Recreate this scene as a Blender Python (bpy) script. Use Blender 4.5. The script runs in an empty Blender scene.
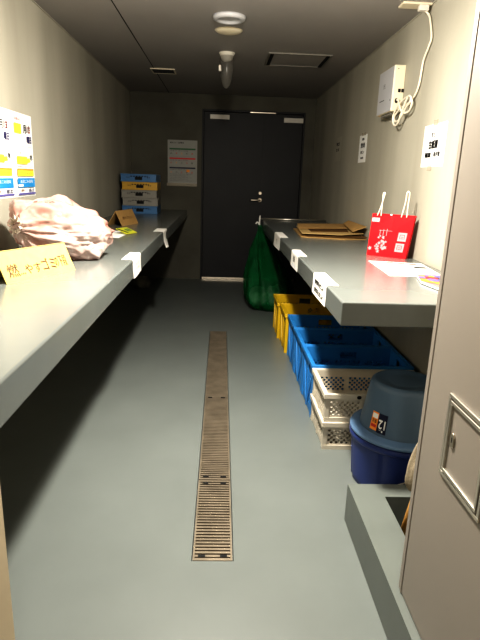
import bpy, math, random
from mathutils import Vector, Matrix, noise
from mathutils.bvhtree import BVHTree
random.seed(7)
col = bpy.context.scene.collection
PI = math.pi

# ------------------------------------------------------------------ materials
def lin(c):
    return tuple((x/12.92 if x <= .04045 else ((x+.055)/1.055)**2.4) for x in c)
def mat(name, rgb, rough=.5, metal=0.0, spec=.5, vary=.06, scale=8.0, stretch=(1, 1, 1), bump=0.0, bscale=60.0,
        alpha=1.0, transl=0.0, sheen=0.0, rgb2=None, detail=4.0):
    m = bpy.data.materials.new(name); m.use_nodes = True
    nt = m.node_tree; N = nt.nodes; L = nt.links
    b = N['Principled BSDF']; out = N['Material Output']
    b.inputs['Roughness'].default_value = rough
    b.inputs['Metallic'].default_value = metal
    b.inputs['Specular IOR Level'].default_value = spec
    b.inputs['Sheen Weight'].default_value = sheen
    tc = N.new('ShaderNodeTexCoord'); mp = N.new('ShaderNodeMapping')
    mp.inputs['Scale'].default_value = stretch
    L.new(tc.outputs['Object'], mp.inputs['Vector'])
    nz = N.new('ShaderNodeTexNoise'); nz.inputs['Scale'].default_value = scale; nz.inputs['Detail'].default_value = detail
    L.new(mp.outputs['Vector'], nz.inputs['Vector'])
    cr = N.new('ShaderNodeValToRGB')
    c = lin(rgb)
    if rgb2 is None:
        lo = tuple(max(0, x*(1-vary)) for x in c); hi = tuple(min(1, x*(1+vary)) for x in c)
    else:
        lo = lin(rgb2); hi = c
    cr.color_ramp.elements[0].position = .3; cr.color_ramp.elements[1].position = .7
    cr.color_ramp.elements[0].color = lo + (1,); cr.color_ramp.elements[1].color = hi + (1,)
    L.new(nz.outputs['Fac'], cr.inputs['Fac']); L.new(cr.outputs['Color'], b.inputs['Base Color'])
    if bump:
        n2 = N.new('ShaderNodeTexNoise'); n2.inputs['Scale'].default_value = bscale; n2.inputs['Detail'].default_value = 3
        L.new(tc.outputs['Object'], n2.inputs['Vector'])
        bp = N.new('ShaderNodeBump'); bp.inputs['Strength'].default_value = bump; bp.inputs['Distance'].default_value = .004
        L.new(n2.outputs['Fac'], bp.inputs['Height']); L.new(bp.outputs['Normal'], b.inputs['Normal'])
    sh = b.outputs['BSDF']
    if transl:
        tr = N.new('ShaderNodeBsdfTranslucent'); L.new(cr.outputs['Color'], tr.inputs['Color'])
        mx = N.new('ShaderNodeMixShader'); mx.inputs['Fac'].default_value = transl
        L.new(sh, mx.inputs[1]); L.new(tr.outputs['BSDF'], mx.inputs[2]); sh = mx.outputs['Shader']
    if alpha < 1:
        tp = N.new('ShaderNodeBsdfTransparent')
        mx = N.new('ShaderNodeMixShader'); mx.inputs['Fac'].default_value = alpha
        L.new(tp.outputs['BSDF'], mx.inputs[1]); L.new(sh, mx.inputs[2]); sh = mx.outputs['Shader']
    L.new(sh, out.inputs['Surface'])
    return m

M = {}
M['concrete'] = mat('painted_concrete', (.70, .685, .635), .8, 0, .2, scale=2.2, stretch=(1.3, 1.3, .25), rgb2=(.625, .61, .56), bump=.12, bscale=40)
M['concrete_back'] = mat('dimmed_concrete', (.42, .415, .375), .85, 0, .2, scale=2.5, rgb2=(.36, .35, .32), bump=.12, bscale=40)  # end wall concrete, darkened in colour for the weak light back there
M['ceiling'] = mat('ceiling_board', (.62, .605, .595), .55, 0, .4, vary=.04, scale=2)
M['floor'] = mat('floor_paint', (.435, .455, .445), .33, 0, .45, vary=.05, scale=3, bump=.04, bscale=14)
M['counter'] = mat('counter_paint', (.42, .435, .425), .22, 0, .5, vary=.04, scale=5, bump=.03, bscale=10)
M['curb'] = mat('curb_paint', (.41, .43, .415), .4, 0, .45, vary=.05, scale=6)
M['panel'] = mat('steel_panel_paint', (.54, .515, .485), .45, 0, .4, vary=.03, scale=3)
M['pillar'] = mat('near_wall_paint', (.68, .63, .54), .7, 0, .3, vary=.05, scale=4)
M['door'] = mat('dark_door_paint', (.225, .225, .23), .5, 0, .22, vary=.06, scale=3)
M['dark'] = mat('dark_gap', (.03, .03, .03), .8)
M['channel'] = mat('drain_channel', (.22, .19, .16), .6)
M['steel'] = mat('brushed_steel', (.78, .74, .68), .3, 1, vary=.08, scale=20)
M['grate'] = mat('grating_steel', (.53, .49, .43), .42, .45, vary=.18, scale=14)
M['alu'] = mat('aluminium', (.80, .78, .74), .32, .9, vary=.05, scale=10)
M['white_plastic'] = mat('white_plastic', (.86, .84, .80), .4, vary=.03)
M['cream'] = mat('cream_plastic', (.87, .83, .74), .45, vary=.03)
M['grey_plastic'] = mat('pale_grey_plastic', (.72, .72, .73), .45, vary=.03)
M['paper'] = mat('white_paper', (.93, .93, .92), .7, 0, .2, vary=.02)
M['label_paper'] = mat('label_paper', (.88, .87, .85), .6, 0, .3, vary=.04, scale=20)
M['paper_dimmed'] = mat('paper_dimmed', (.66, .66, .64), .7, 0, .2, vary=.03)  # white paper with the dimness of the corridor end in its colour
M['tape'] = mat('clear_tape', (.80, .76, .68), .25, alpha=.5, vary=.03)
M['ink'] = mat('black_ink', (.07, .07, .07), .6, vary=.1)
M['grey_ink'] = mat('grey_ink', (.40, .40, .40), .6, vary=.1)
M['brown_ink'] = mat('brown_ink', (.28, .15, .05), .6, vary=.1)
M['red_ink'] = mat('red_ink', (.80, .22, .20), .6, vary=.1)
M['pink_ink'] = mat('pink_ink', (.90, .58, .60), .6, vary=.05)
M['blue_ink'] = mat('blue_ink', (.18, .55, .80), .6, vary=.06)
M['navy_ink'] = mat('navy_ink', (.08, .10, .22), .5, vary=.06)
M['violet_ink'] = mat('violet_ink', (.40, .38, .62), .6, vary=.06)
M['yellow_ink'] = mat('yellow_ink', (.97, .88, .30), .6, vary=.06)
M['orange_ink'] = mat('orange_ink', (.95, .60, .25), .6, vary=.06)
M['green_ink'] = mat('green_ink', (.22, .42, .28), .6, vary=.06)
M['lime'] = mat('lime_tag', (.72, .72, .22), .55, vary=.05)
M['card'] = mat('kraft_card', (.64, .52, .34), .8, 0, .2, vary=.06, scale=30)
M['card_light'] = mat('pale_card', (.73, .65, .40), .8, 0, .2, vary=.05, scale=30)
M['card_edge'] = mat('card_edge', (.70, .60, .42), .85, 0, .1, vary=.1, scale=60)
M['card_dark'] = mat('card_shade', (.36, .27, .17), .9, 0, .1, vary=.1, scale=30)  # darker card colour, stands in for shade inside the folds
M['blue'] = mat('crate_blue', (.20, .50, .75), .42, vary=.06)
M['yellow'] = mat('crate_yellow', (.82, .68, .14), .42, vary=.06)
M['crate_white'] = mat('crate_off_white', (.78, .75, .69), .45, vary=.05)
M['crate_grey'] = mat('crate_grey', (.52, .51, .48), .45, vary=.05)
M['blue_dimmed'] = mat('folded_crate_blue', (.25, .43, .60), .42, vary=.06)  # grubby crate blue, also darkened for the weak light at the far end
M['yellow_dimmed'] = mat('folded_crate_yellow', (.72, .57, .16), .42, vary=.06)  # grubby crate yellow, dimmed in colour the same way
M['bucket'] = mat('tub_slate_blue', (.37, .45, .53), .38, 0, .45, vary=.04)
M['bucket_rim'] = mat('tub_rim', (.42, .53, .66), .38, 0, .45, vary=.04)
M['bin'] = mat('bin_blue', (.19, .25, .47), .4, 0, .45, vary=.06)
M['wood'] = mat('wood_stick', (.74, .56, .30), .6, vary=.15, scale=10, stretch=(6, 6, .6))
M['cloth'] = mat('beige_cloth', (.56, .52, .45), .95, 0, .1, vary=.15, scale=40, bump=.6, bscale=120)
M['bag_film'] = mat('pale_bag_film', (.77, .72, .70), .22, 0, .5, scale=6, rgb2=(.72, .53, .48), transl=.2, bump=.2, bscale=18)
M['bag_knot'] = mat('bag_knot_film', (.93, .91, .88), .3, 0, .5, scale=14, rgb2=(.82, .76, .70), transl=.35)
M['green_net'] = mat('green_net_film', (.07, .46, .26), .5, 0, .3, scale=10, rgb2=(.04, .34, .18), transl=.35, alpha=.76, bump=.2, bscale=160)
M['green_in'] = mat('bag_contents', (.80, .88, .78), .5, scale=8, rgb2=(.40, .60, .45))
M['floor_bag'] = mat('crumpled_film', (.46, .45, .40), .5, vary=.2, scale=12)
M['red'] = mat('red_paper', (.80, .05, .11), .38, 0, .45, vary=.05, scale=5)
M['red_in'] = mat('red_paper_shade', (.55, .05, .07), .6, vary=.05)  # deeper red, shade of the bag mouth put into the colour
M['cord'] = mat('white_cord', (.88, .85, .78), .8, vary=.06, scale=60)
M['clear'] = mat('clear_plastic', (.45, .44, .42), .2, 0, .4, alpha=.38, vary=.03)
M['magazine'] = mat('magazine_print', (.85, .50, .15), .35, 0, .5, scale=22, rgb2=(.52, .42, .58), detail=6)

# ------------------------------------------------------------------ mesh builder
class MB:
    def __init__(s): s.v = []; s.f = []; s.mi = []
    def add(s, vs, fs, mi=0):
        o = len(s.v); s.v += [tuple(p) for p in vs]
        s.f += [tuple(i+o for i in f) for f in fs]; s.mi += [mi]*len(fs)
    def box(s, x0, y0, z0, x1, y1, z1, mi=0, T=None):
        x0, x1 = min(x0, x1), max(x0, x1); y0, y1 = min(y0, y1), max(y0, y1); z0, z1 = min(z0, z1), max(z0, z1)
        vs = [(x0,y0,z0),(x1,y0,z0),(x1,y1,z0),(x0,y1,z0),(x0,y0,z1),(x1,y0,z1),(x1,y1,z1),(x0,y1,z1)]
        if T: vs = [T(*p) for p in vs]
        s.add(vs, [(3,2,1,0),(4,5,6,7),(0,1,5,4),(1,2,6,5),(2,3,7,6),(3,0,4,7)], mi)
        return s
    def tube(s, pts, r, n=8, cap=True, mi=0):
        pts = [Vector(p) for p in pts]; rings = []
        up = Vector((0, 0, 1))
        t0 = (pts[1]-pts[0]).normalized()
        if abs(t0.dot(up)) > .9: up = Vector((1, 0, 0))
        nrm = (up - t0*up.dot(t0)).normalized()
        vs = []
        for i, p in enumerate(pts):
            t = (pts[min(i+1, len(pts)-1)] - pts[max(i-1, 0)]).normalized()
            nrm = (nrm - t*nrm.dot(t)).normalized(); bn = t.cross(nrm)
            rr = r[i] if isinstance(r, (list, tuple)) else r
            for k in range(n):
                a = 2*PI*k/n; vs.append(p + (nrm*math.cos(a) + bn*math.sin(a))*rr)
        fs = []
        for i in range(len(pts)-1):
            for k in range(n):
                k2 = (k+1) % n; fs.append((i*n+k, i*n+k2, (i+1)*n+k2, (i+1)*n+k))
        if cap:
            fs.append(tuple(reversed(range(n)))); fs.append(tuple((len(pts)-1)*n+k for k in range(n)))
        s.add(vs, fs, mi); return s
    def lathe(s, prof, n=48, mi=0, sx=1, sy=1, T=None):
        vs = []; fs = []
        for (r, z) in prof:
            for k in range(n):
                a = 2*PI*k/n; p = (r*math.cos(a)*sx, r*math.sin(a)*sy, z)
                vs.append(T(*p) if T else p)
        for i in range(len(prof)-1):
            for k in range(n):
                k2 = (k+1) % n; fs.append((i*n+k, i*n+k2, (i+1)*n+k2, (i+1)*n+k))
        if prof[0][0] > 1e-5: fs.append(tuple(reversed(range(n))))
        if prof[-1][0] > 1e-5: fs.append(tuple((len(prof)-1)*n+k for k in range(n)))
        s.add(vs, fs, mi); return s
    def prism(s, poly, T, w0, w1, mi=0):       # poly of (u,v); T(u,v,w)
        n = len(poly)
        vs = [T(u, v, w0) for u, v in poly] + [T(u, v, w1) for u, v in poly]
        fs = [tuple(reversed(range(n))), tuple(range(n, 2*n))] + [(k, (k+1) % n, n+(k+1) % n, n+k) for k in range(n)]
        s.add(vs, fs, mi); return s
    def grid(s, fn, nu, nv, mi=0, closeu=False):
        vs = [fn(i/nu, j/nv) for j in range(nv+1) for i in range(nu+(0 if closeu else 1))]
        w = nu + (0 if closeu else 1); fs = []
        for j in range(nv):
            for i in range(nu):
                i2 = (i+1) % w if closeu else i+1
                fs.append((j*w+i, j*w+i2, (j+1)*w+i2, (j+1)*w+i))
        s.add(vs, fs, mi); return s
    def cells(s, us, vs, solid, t, T, mi=0):   # perforated plate
        nu, nv = len(us)-1, len(vs)-1
        S = [[solid(i, j, (us[i]+us[i+1])/2, (vs[j]+vs[j+1])/2) for j in range(nv)] for i in range(nu)]
        idx = {}; V = []; F = []
        def vid(i, j, w):
            k = (i, j, w)
            if k not in idx: idx[k] = len(V); V.append(T(us[i], vs[j], t*w))
            return idx[k]
        g = lambda i, j: 0 <= i < nu and 0 <= j < nv and S[i][j]
        for i in range(nu):
            for j in range(nv):
                if not S[i][j]: continue
                F.append((vid(i,j,0), vid(i,j+1,0), vid(i+1,j+1,0), vid(i+1,j,0)))
                F.append((vid(i,j,1), vid(i+1,j,1), vid(i+1,j+1,1), vid(i,j+1,1)))
                if not g(i-1, j): F.append((vid(i,j,0), vid(i,j,1), vid(i,j+1,1), vid(i,j+1,0)))
                if not g(i+1, j): F.append((vid(i+1,j,0), vid(i+1,j+1,0), vid(i+1,j+1,1), vid(i+1,j,1)))
                if not g(i, j-1): F.append((vid(i,j,0), vid(i+1,j,0), vid(i+1,j,1), vid(i,j,1)))
                if not g(i, j+1): F.append((vid(i,j+1,0), vid(i,j+1,1), vid(i+1,j+1,1), vid(i+1,j+1,0)))
        s.add(V, F, mi); return s
    def build(s, name, m, parent=None, smooth=False, bevel=0, seg=2, subsurf=0, solid=0, fixn=False):
        me = bpy.data.meshes.new(name); me.from_pydata(s.v, [], s.f); me.update()
        for mm in (m if isinstance(m, (list, tuple)) else [m]): me.materials.append(mm)
        for p, i in zip(me.polygons, s.mi):
            p.material_index = i; p.use_smooth = smooth
        o = bpy.data.objects.new(name, me); col.objects.link(o)
        if parent: o.parent = parent
        if solid:
            q = o.modifiers.new('s', 'SOLIDIFY'); q.thickness = solid; q.offset = 0
        if bevel:
            q = o.modifiers.new('b', 'BEVEL'); q.width = bevel; q.segments = seg; q.limit_method = 'ANGLE'; q.harden_normals = False
        if subsurf:
            q = o.modifiers.new('ss', 'SUBSURF'); q.levels = subsurf; q.render_levels = subsurf
        return o

def tag(o, label=None, cat=None, group=None, kind=None):
    if label: o['label'] = label
    if cat: o['category'] = cat
    if group: o['group'] = group
    if kind: o['kind'] = kind
    return o
def thing(name, label, cat, loc=(0, 0, 0), rz=0, group=None):
    o = bpy.data.objects.new(name, None); o.empty_display_size = .05; col.objects.link(o)
    o.location = loc; o.rotation_euler = (0, 0, rz)
    return tag(o, label, cat, group)
def struct(o, label, cat):
    return tag(o, label, cat, kind='structure')
def catmull(P, n=8, closed=False):
    P = [Vector(p) for p in P]; out = []
    for i in range(len(P)-1):
        p0 = P[max(i-1, 0)]; p1 = P[i]; p2 = P[i+1]; p3 = P[min(i+2, len(P)-1)]
        for k in range(n):
            t = k/n
            out.append(.5*((2*p1) + (p2-p0)*t + (2*p0-5*p1+4*p2-p3)*t*t + (3*p1-p0-3*p2+p3)*t**3))
    out.append(P[-1]); return out

# ------------------------------------------------------------------ flat printing and lettering
def text_geo(body, weight=0.0):
    cu = bpy.data.curves.new('lettering', 'FONT'); cu.body = body; cu.size = 1
    cu.resolution_u = 3
    o = bpy.data.objects.new('lettering', cu); col.objects.link(o)
    dg = bpy.context.evaluated_depsgraph_get()
    me = bpy.data.meshes.new_from_object(o.evaluated_get(dg))
    V = [v.co.copy() for v in me.vertices]; F = [tuple(p.vertices) for p in me.polygons]
    bpy.data.objects.remove(o); bpy.data.meshes.remove(me); bpy.data.curves.remove(cu)
    if weight > .018:                         # bolder strokes
        V0, F0 = V, F; V, F = [], []
        for (ox, oy) in ((0, 0), (1, 0), (-1, 0), (0, 1), (0, -1)):
            n = len(V); V += [v + Vector((ox*weight, oy*weight, 0)) for v in V0]; F += [tuple(i+n for i in f) for f in F0]
    return V, F
def printing(name, parent, T, items, lift=.0006, sub=None):
    """items: ('r',u0,v0,u1,v1,mat) | ('t',u0,v0,u1,v1,string,mat[,weight]) | ('p',[(u,v)..],mat); T(u,v,w) -> point"""
    mb = MB(); mats = []
    def mi(k):
        if k not in mats: mats.append(k)
        return mats.index(k)
    w = lift
    for it in items:
        if it[0] == 'r':
            _, a, b, c, d, k = it
            n = sub or 1
            for q in range(n):
                x0 = a+(c-a)*q/n; x1 = a+(c-a)*(q+1)/n
                mb.add([T(x0, b, w), T(x1, b, w), T(x1, d, w), T(x0, d, w)], [(0, 1, 2, 3)], mi(k))
        elif it[0] == 'p':
            mb.add([T(u, v, w) for u, v in it[1]], [tuple(range(len(it[1])))], mi(it[2]))
        else:
            _, a, b, c, d, s_, k = it[:7]
            V, F = text_geo(s_, it[7] if len(it) > 7 else .015)
            if not V: continue
            x0 = min(v.x for v in V); x1 = max(v.x for v in V); y0 = min(v.y for v in V); y1 = max(v.y for v in V)
            sx = (c-a)/max(x1-x0, 1e-6); sy = (d-b)/max(y1-y0, 1e-6)
            mb.add([T(a+(v.x-x0)*sx, b+(v.y-y0)*sy, w) for v in V], F, mi(k))
        w += .00012
    return mb.build(name, [M[k] for k in mats], parent)

# ------------------------------------------------------------------ the room
XL, XR, YB, ZC, Y0 = -1.0925, 1.0915, 6.595, 2.179, -.9
DX0, DX1, DZ = -.252, .969, 2.022            # door opening
dx0, dx1, dy0, dy1 = -.073, .070, 1.505, 4.263   # drain channel
b = MB()
for (x0, y0, x1, y1) in ((XL-.1, Y0-.1, dx0, YB+.1), (dx1, Y0-.1, XR+.1, YB+.1), (dx0, Y0-.1, dx1, dy0), (dx0, dy1, dx1, YB+.1)):
    b.box(x0, y0, -.12, x1, y1, 0)
b.box(dx0, dy0, -.12, dx1, dy1, -.05)
floor = struct(b.build('floor', M['floor']), 'grey painted floor of the corridor with a drain down its middle', 'floor')
struct(MB().box(XL-.1, Y0-.1, ZC, XR+.1, YB+.1, ZC+.1).build('ceiling', M['ceiling']), 'grey flat ceiling over the corridor', 'ceiling')
struct(MB().box(XL-.1, Y0-.1, 0, XL, YB+.1, ZC).build('wall_left', M['concrete']), 'streaky concrete wall on the left above the counter', 'wall')
struct(MB().box(XR, Y0-.1, 0, XR+.1, YB+.1, ZC).build('wall_right', M['concrete']), 'streaky concrete wall on the right above the counter', 'wall')
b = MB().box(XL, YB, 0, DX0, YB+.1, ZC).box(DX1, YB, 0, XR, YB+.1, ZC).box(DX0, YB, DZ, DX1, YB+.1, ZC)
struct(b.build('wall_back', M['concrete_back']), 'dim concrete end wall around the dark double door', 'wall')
struct(MB().box(XL, Y0-.1, 0, XR, Y0, ZC).build('wall_front', M['concrete']), 'concrete wall behind the viewer', 'wall')
struct(MB().box(XL, Y0, 0, -.415, .92, .758).build('wall_near_left', M['pillar'], bevel=.004), 'tan wall end under the near end of the left counter', 'wall')
# near right steel panel with rounded edge, standing on the curb
pn = struct(MB().box(.5226, Y0, .155, XR, 1.222, ZC).build('wall_near_right', M['panel'], bevel=.006, seg=3), 'beige steel panel wall at the near right with an inspection hatch', 'wall')
MB().box(.5206, 1.195, .157, .5226, 1.199, ZC-.002).build('seam', M['panel'], pn)
# low curb, with a recess in its top
hx0, hx1, hy0, hy1 = .617, .98, 1.30, 1.655
b = MB()
for (x0, y0, x1, y1) in ((.5, Y0, hx0, 1.737), (hx1, Y0, XR, 1.737), (hx0, Y0, hx1, hy0), (hx0, hy1, hx1, 1.737)):
    b.box(x0, y0, 0, x1, y1, .1545)
struct(b.build('trim_1', M['curb']), 'low grey curb along the foot of the right panel', 'curb')
# ceiling seam
struct(MB().box(-.640, Y0, ZC-.0012, -.634, YB, ZC).build('trim_2', M['dark']), 'thin dark joint line running along the ceiling', 'seam')
struct(MB().box(XL, Y0, ZC-.006, XL+.006, YB, ZC).build('trim_3', M['concrete']), 'pale sealant line where the left wall meets the ceiling', 'sealant')
struct(MB().box(XR-.006, Y0, ZC-.006, XR, YB, ZC).build('trim_4', M['concrete']), 'pale sealant line where the right wall meets the ceiling', 'sealant')

# double door
d = thing('door_1', 'dark grey steel double door at the end of the corridor', 'door', ((DX0+DX1)/2, YB, 0)); d['kind'] = 'structure'
cx = (DX0+DX1)/2
def DL(x0, z0, x1, z1, y0, y1): return (x0-cx, y0, z0, x1-cx, y1, z1)
MX = .505
f = MB().box(*DL(DX0, 0, DX0+.022, DZ, .005, .09)).box(*DL(DX1-.022, 0, DX1, DZ, .005, .09)).box(*DL(DX0+.022, DZ-.022, DX1-.022, DZ, .005, .09))
f.build('door_frame', M['door'], d, bevel=.002)
lf = MB().box(*DL(DX0+.025, .03, MX-.003, DZ-.026, .025, .065)).build('door_leaf', M['door'], d, bevel=.003)
rf = MB().box(*DL(MX+.003, .03, DX1-.025, DZ-.026, .025, .065)).build('door_leaf', M['door'], d, bevel=.003)
MB().box(*DL(MX-.02, .03, MX+.02, DZ-.026, .019, .025)).build('astragal', M['door'], d)
MB().box(*DL(DX0+.022, 0, DX1-.022, .028, .0, .085)).build('threshold', M['steel'], d, bevel=.003)
# white closer plates and bolt plate
tag(MB().box(*DL(-.158, 1.913, .072, 1.966, .0, .025)).build('closer_cover', M['white_plastic'], d, bevel=.004), 'white cover at the top of the wide leaf')
tag(MB().box(*DL(.715, 1.903, .945, 1.957, .0, .025)).build('closer_cover', M['white_plastic'], d, bevel=.004), 'white cover at the top of the narrow leaf')
MB().box(*DL(.312, 1.997, .615, 2.006, -.004, .02)).build('head_strip', M['steel'], d)
def roundel(x, z, r, y0, y1, name, par, m=None):
    T = lambda a, b_, c: (x-cx+a, y1+(y0-y1)*c, z+b_)
    prof = [(r, 0), (r, .75), (r*.85, 1.0), (0.0001, 1.0)]
    mb = MB(); n = 20; vs = []; fs = []
    for (rr, w) in prof:
        for k in range(n):
            t = 2*PI*k/n; vs.append(T(rr*math.cos(t), rr*math.sin(t), w))
    for i in range(len(prof)-1):
        for k in range(n):
            k2 = (k+1) % n; fs.append((i*n+k, i*n+k2, (i+1)*n+k2, (i+1)*n+k))
    mb.add(vs, fs); return mb.build(name, m or M['steel'], par, smooth=False)
roundel(.468, 1.082, .021, .008, .025, 'lock_cylinder', d)
h = roundel(.468, 1.0, .026, .012, .025, 'handle_rose', d)
p = catmull([(.468-cx, .02, 1.0), (.468-cx, -.02, 1.0), (.455-cx, -.032, 1.0), (.41-cx, -.034, .999), (.355-cx, -.032, .998)], 5)
MB().tube(p, .009, 10).build('lever_handle', M['steel'], d, smooth=True)

# ------------------------------------------------------------------ counters
LX, LZ0, LZ = -.42, .76, .853
RX, RZ0, RZ, RY0, RY1 = .43, .757, .845, 1.78, 5.54
cl = MB().box(XL, -.6, LZ0, LX, YB, LZ).build('wall_counter', M['counter'], bevel=.006, seg=3)
tag(cl, 'long grey painted counter along the left wall, carrying the pale rubbish bag', 'counter')
cr_ = MB().box(RX, RY0, RZ0, XR, RY1, RZ).build('wall_counter', M['counter'], bevel=.006, seg=3)
tag(cr_, 'grey painted counter along the right wall, carrying the red paper bag', 'counter')

# ------------------------------------------------------------------ drain gratings
def grating(y0, y1, label, pitch, tabs):
    L_ = y1-y0; wx0, wx1 = dx0+.004, dx1-.004; W = wx1-wx0
    t = thing('drain_grating', label, 'drain grating', ((dx0+dx1)/2, (y0+y1)/2, -.05), group='steel gratings along the floor drain')
    hx, hy = W/2, L_/2-.003
    fr = MB().box(-hx, -hy, .028, -hx+.006, hy, .05).box(hx-.006, -hy, .028, hx, hy, .05)
    fr.box(-hx+.006, -hy, .028, hx-.006, -hy+.012, .05).box(-hx+.006, hy-.012, .028, hx-.006, hy, .05)
    fr.build('frame', M['grate'], t)
    br = MB(); n = int((2*hy-.03)/pitch)
    for k in range(n):
        y = -hy+.015 + (k+.5)*(2*hy-.03)/n
        br.box(-hx+.006, y-pitch*.31, .034, hx-.006, y+pitch*.31, .0495)
    br.build('bars', M['grate'], t)
    for sx in (-1, 1):
        for sy in ((-1, 1) if tabs else ()):
            MB().box(sx*(hx-.03)-.012, sy*(hy-.022)-.006, .0495, sx*(hx-.03)+.012, sy*(hy-.022)+.006, .0512).build('lift_slot', M['dark'], t)
    MB().box(-hx+.01, -hy+.01, 0, hx-.01, hy-.01, .002).build('channel_shadow', M['channel'], t)
    for s_ in (-1, 1):
        MB().box(-hx, s_*(hy-.01)-.004, .002, hx, s_*(hy-.01)+.004, .028).build('foot', M['channel'], t)
grating(1.505, 2.0, 'steel drain grating nearest the viewer, with the widest bars', .0165, 1)
grating(2.0, 2.9, 'long steel drain grating just beyond the nearest one, level with the white crates', .0155, 1)
grating(2.9, 3.81, 'long steel drain grating beside the blue crates, third away from the viewer', .0155, 0)
grating(3.81, 4.263, 'short steel drain grating at the far end of the drain strip', .0155, 0)

# ------------------------------------------------------------------ ceiling fittings
def down(prof): return [(r, -z) for r, z in prof]
t = thing('round_ceiling_light', 'white ringed round ceiling light, the nearer of the two ceiling discs', 'ceiling light', (.02, 3.505, ZC))
MB().lathe([(.062, -.001), (.066, -.020), (.080, -.024), (.096, -.016), (.100, 0)]).build('trim_ring', M['grey_plastic'], t, smooth=True)
MB().lathe([(.0001, -.010), (.040, -.010), (.058, -.007), (.0675, -.004)]).build('lens', M['grey_plastic'], t, smooth=True)
o = MB().lathe([(.0001, -.020), (.05, -.018), (.08, -.010), (.092, 0)]).build('ceiling_detector', M['cream'], smooth=True)
o.location = (.02, 3.81, ZC); tag(o, 'plain shallow cream disc on the ceiling behind the ringed light', 'detector')
# source of the light: a round fitting above the camera's field of view
LXp, LYp = .04, 1.95
for (ly_, lb_) in ((LYp, 'lit round ceiling light over the near end of the corridor, just above the view'), (-.35, 'lit round ceiling light behind the viewer')):
    t = thing('round_ceiling_light', lb_, 'ceiling light', (LXp, ly_, ZC))
    MB().lathe([(.045, -.078), (.056, -.080), (.060, -.075), (.060, -.004), (.066, 0)]).build('housing', M['cream'], t, smooth=True)
    MB().lathe([(.0001, -.074), (.05, -.074)]).build('diffuser', M['white_plastic'], t)
# hanging translucent sensor
t = thing('hanging_sensor', 'translucent tapered tube hanging from the ceiling under a white cap', 'sensor', (.015, 4.45, ZC))
MB().lathe([(.062, 0), (.062, -.006), (.058, -.010), (.040, -.048), (.028, -.060), (.0001, -.062)]).build('cap', M['white_plastic'], t, smooth=True)
MB().lathe([(.052, -.022), (.056, -.05), (.055, -.11), (.048, -.17), (.034, -.22), (.016, -.25), (.0001, -.256)], 32).build('tube', M['clear'], t, smooth=True)
MB().box(-.062, -.03, -.135, -.042, -.01, -.092).build('clip', M['white_plastic'], t, bevel=.003)
# vent
t = thing('ceiling_vent', 'small dark slotted vent in the ceiling at the left', 'vent', (-.56, 5.28, ZC))
fr = MB().box(-.11, -.11, -.008, .11, -.095, 0).box(-.11, .095, -.008, .11, .11, 0).box(-.11, -.095, -.008, -.097, .095, 0).box(.097, -.095, -.008, .11, .095, 0)
fr.build('frame', M['cream'], t)
MB().box(-.097, -.095, -.002, .097, .095, 0).build('backing', M['dark'], t)
b = MB()
for k in range(9): b.box(-.097, -.083+k*.0205-.003, -.007, .097, -.083+k*.0205+.003, -.002)
b.build('slats', M['door'], t)
# access panel
t = thing('ceiling_access_panel', 'square access panel set flush in the ceiling at the right', 'access panel', (.575, 4.59, ZC))
fr = MB().box(-.245, -.225, -.008, .245, -.210, 0).box(-.245, .210, -.008, .245, .225, 0).box(-.245, -.21, -.008, -.230, .21, 0).box(.230, -.21, -.008, .245, .21, 0)
fr.build('frame', M['crate_grey'], t)
MB().box(-.225, -.205, -.004, .225, .205, 0).build('panel', M['ceiling'], t)
for s_ in (-1, 1): MB().box(s_*.215-.012, -.2, -.010, s_*.215+.012, .2, -.004).build('edge_strip', M['dark'], t)

# ------------------------------------------------------------------ floor crates
def crate_panel(mb, U, V, c, kind, T, t=.007):
    nu = max(6, round(U/c)); nv = max(5, round(V/c))
    us = [U*i/nu for i in range(nu+1)]; vs = [V*j/nv for j in range(nv+1)]
    def solid(i, j, u, v):
        if v > V-.028 and True: return True
        if V < .2 and kind in ('long', 'short'):
            for a, b_ in (((.03, U/3-.010), (U/3+.010, U*2/3-.010), (U*2/3+.010, U-.03)) if kind == 'long' else ((.03, U/2-.012), (U/2+.012, U-.03))):
                if a < u < b_ and .024 < v < V-.042: return (i+j) % 2 == 0
            return True
        if kind == 'long':
            if abs(u-U/2) < .052 and V-.062 < v < V-.030: return False
            for a, b_ in ((.04, U*.34-.012), (U*.34+.012, U*.66-.012), (U*.66+.012, U-.04)):
                if a < u < b_ and .038 < v < V-.075: return (i+j) % 2 == 0
        if kind == 'short':
            if abs(u-U/2) < .045 and V-.062 < v < V-.030: return False
            for a, b_ in ((.035, U/2-.014), (U/2+.014, U-.035)):
                if a < u < b_ and .038 < v < V-.075: return (i+j) % 2 == 0
        if kind == 'base':
            if U*.42 < u < U*.80:
                if .05 < v < V-.05:
                    return int(((u + (v-V/2)*.55))/.026) % 2 == 0
            elif .03 < u < U-.03 and .03 < v < V-.03: return (i+j) % 2 == 0
        return True
    mb.cells(us, vs, solid, t, T)
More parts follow.
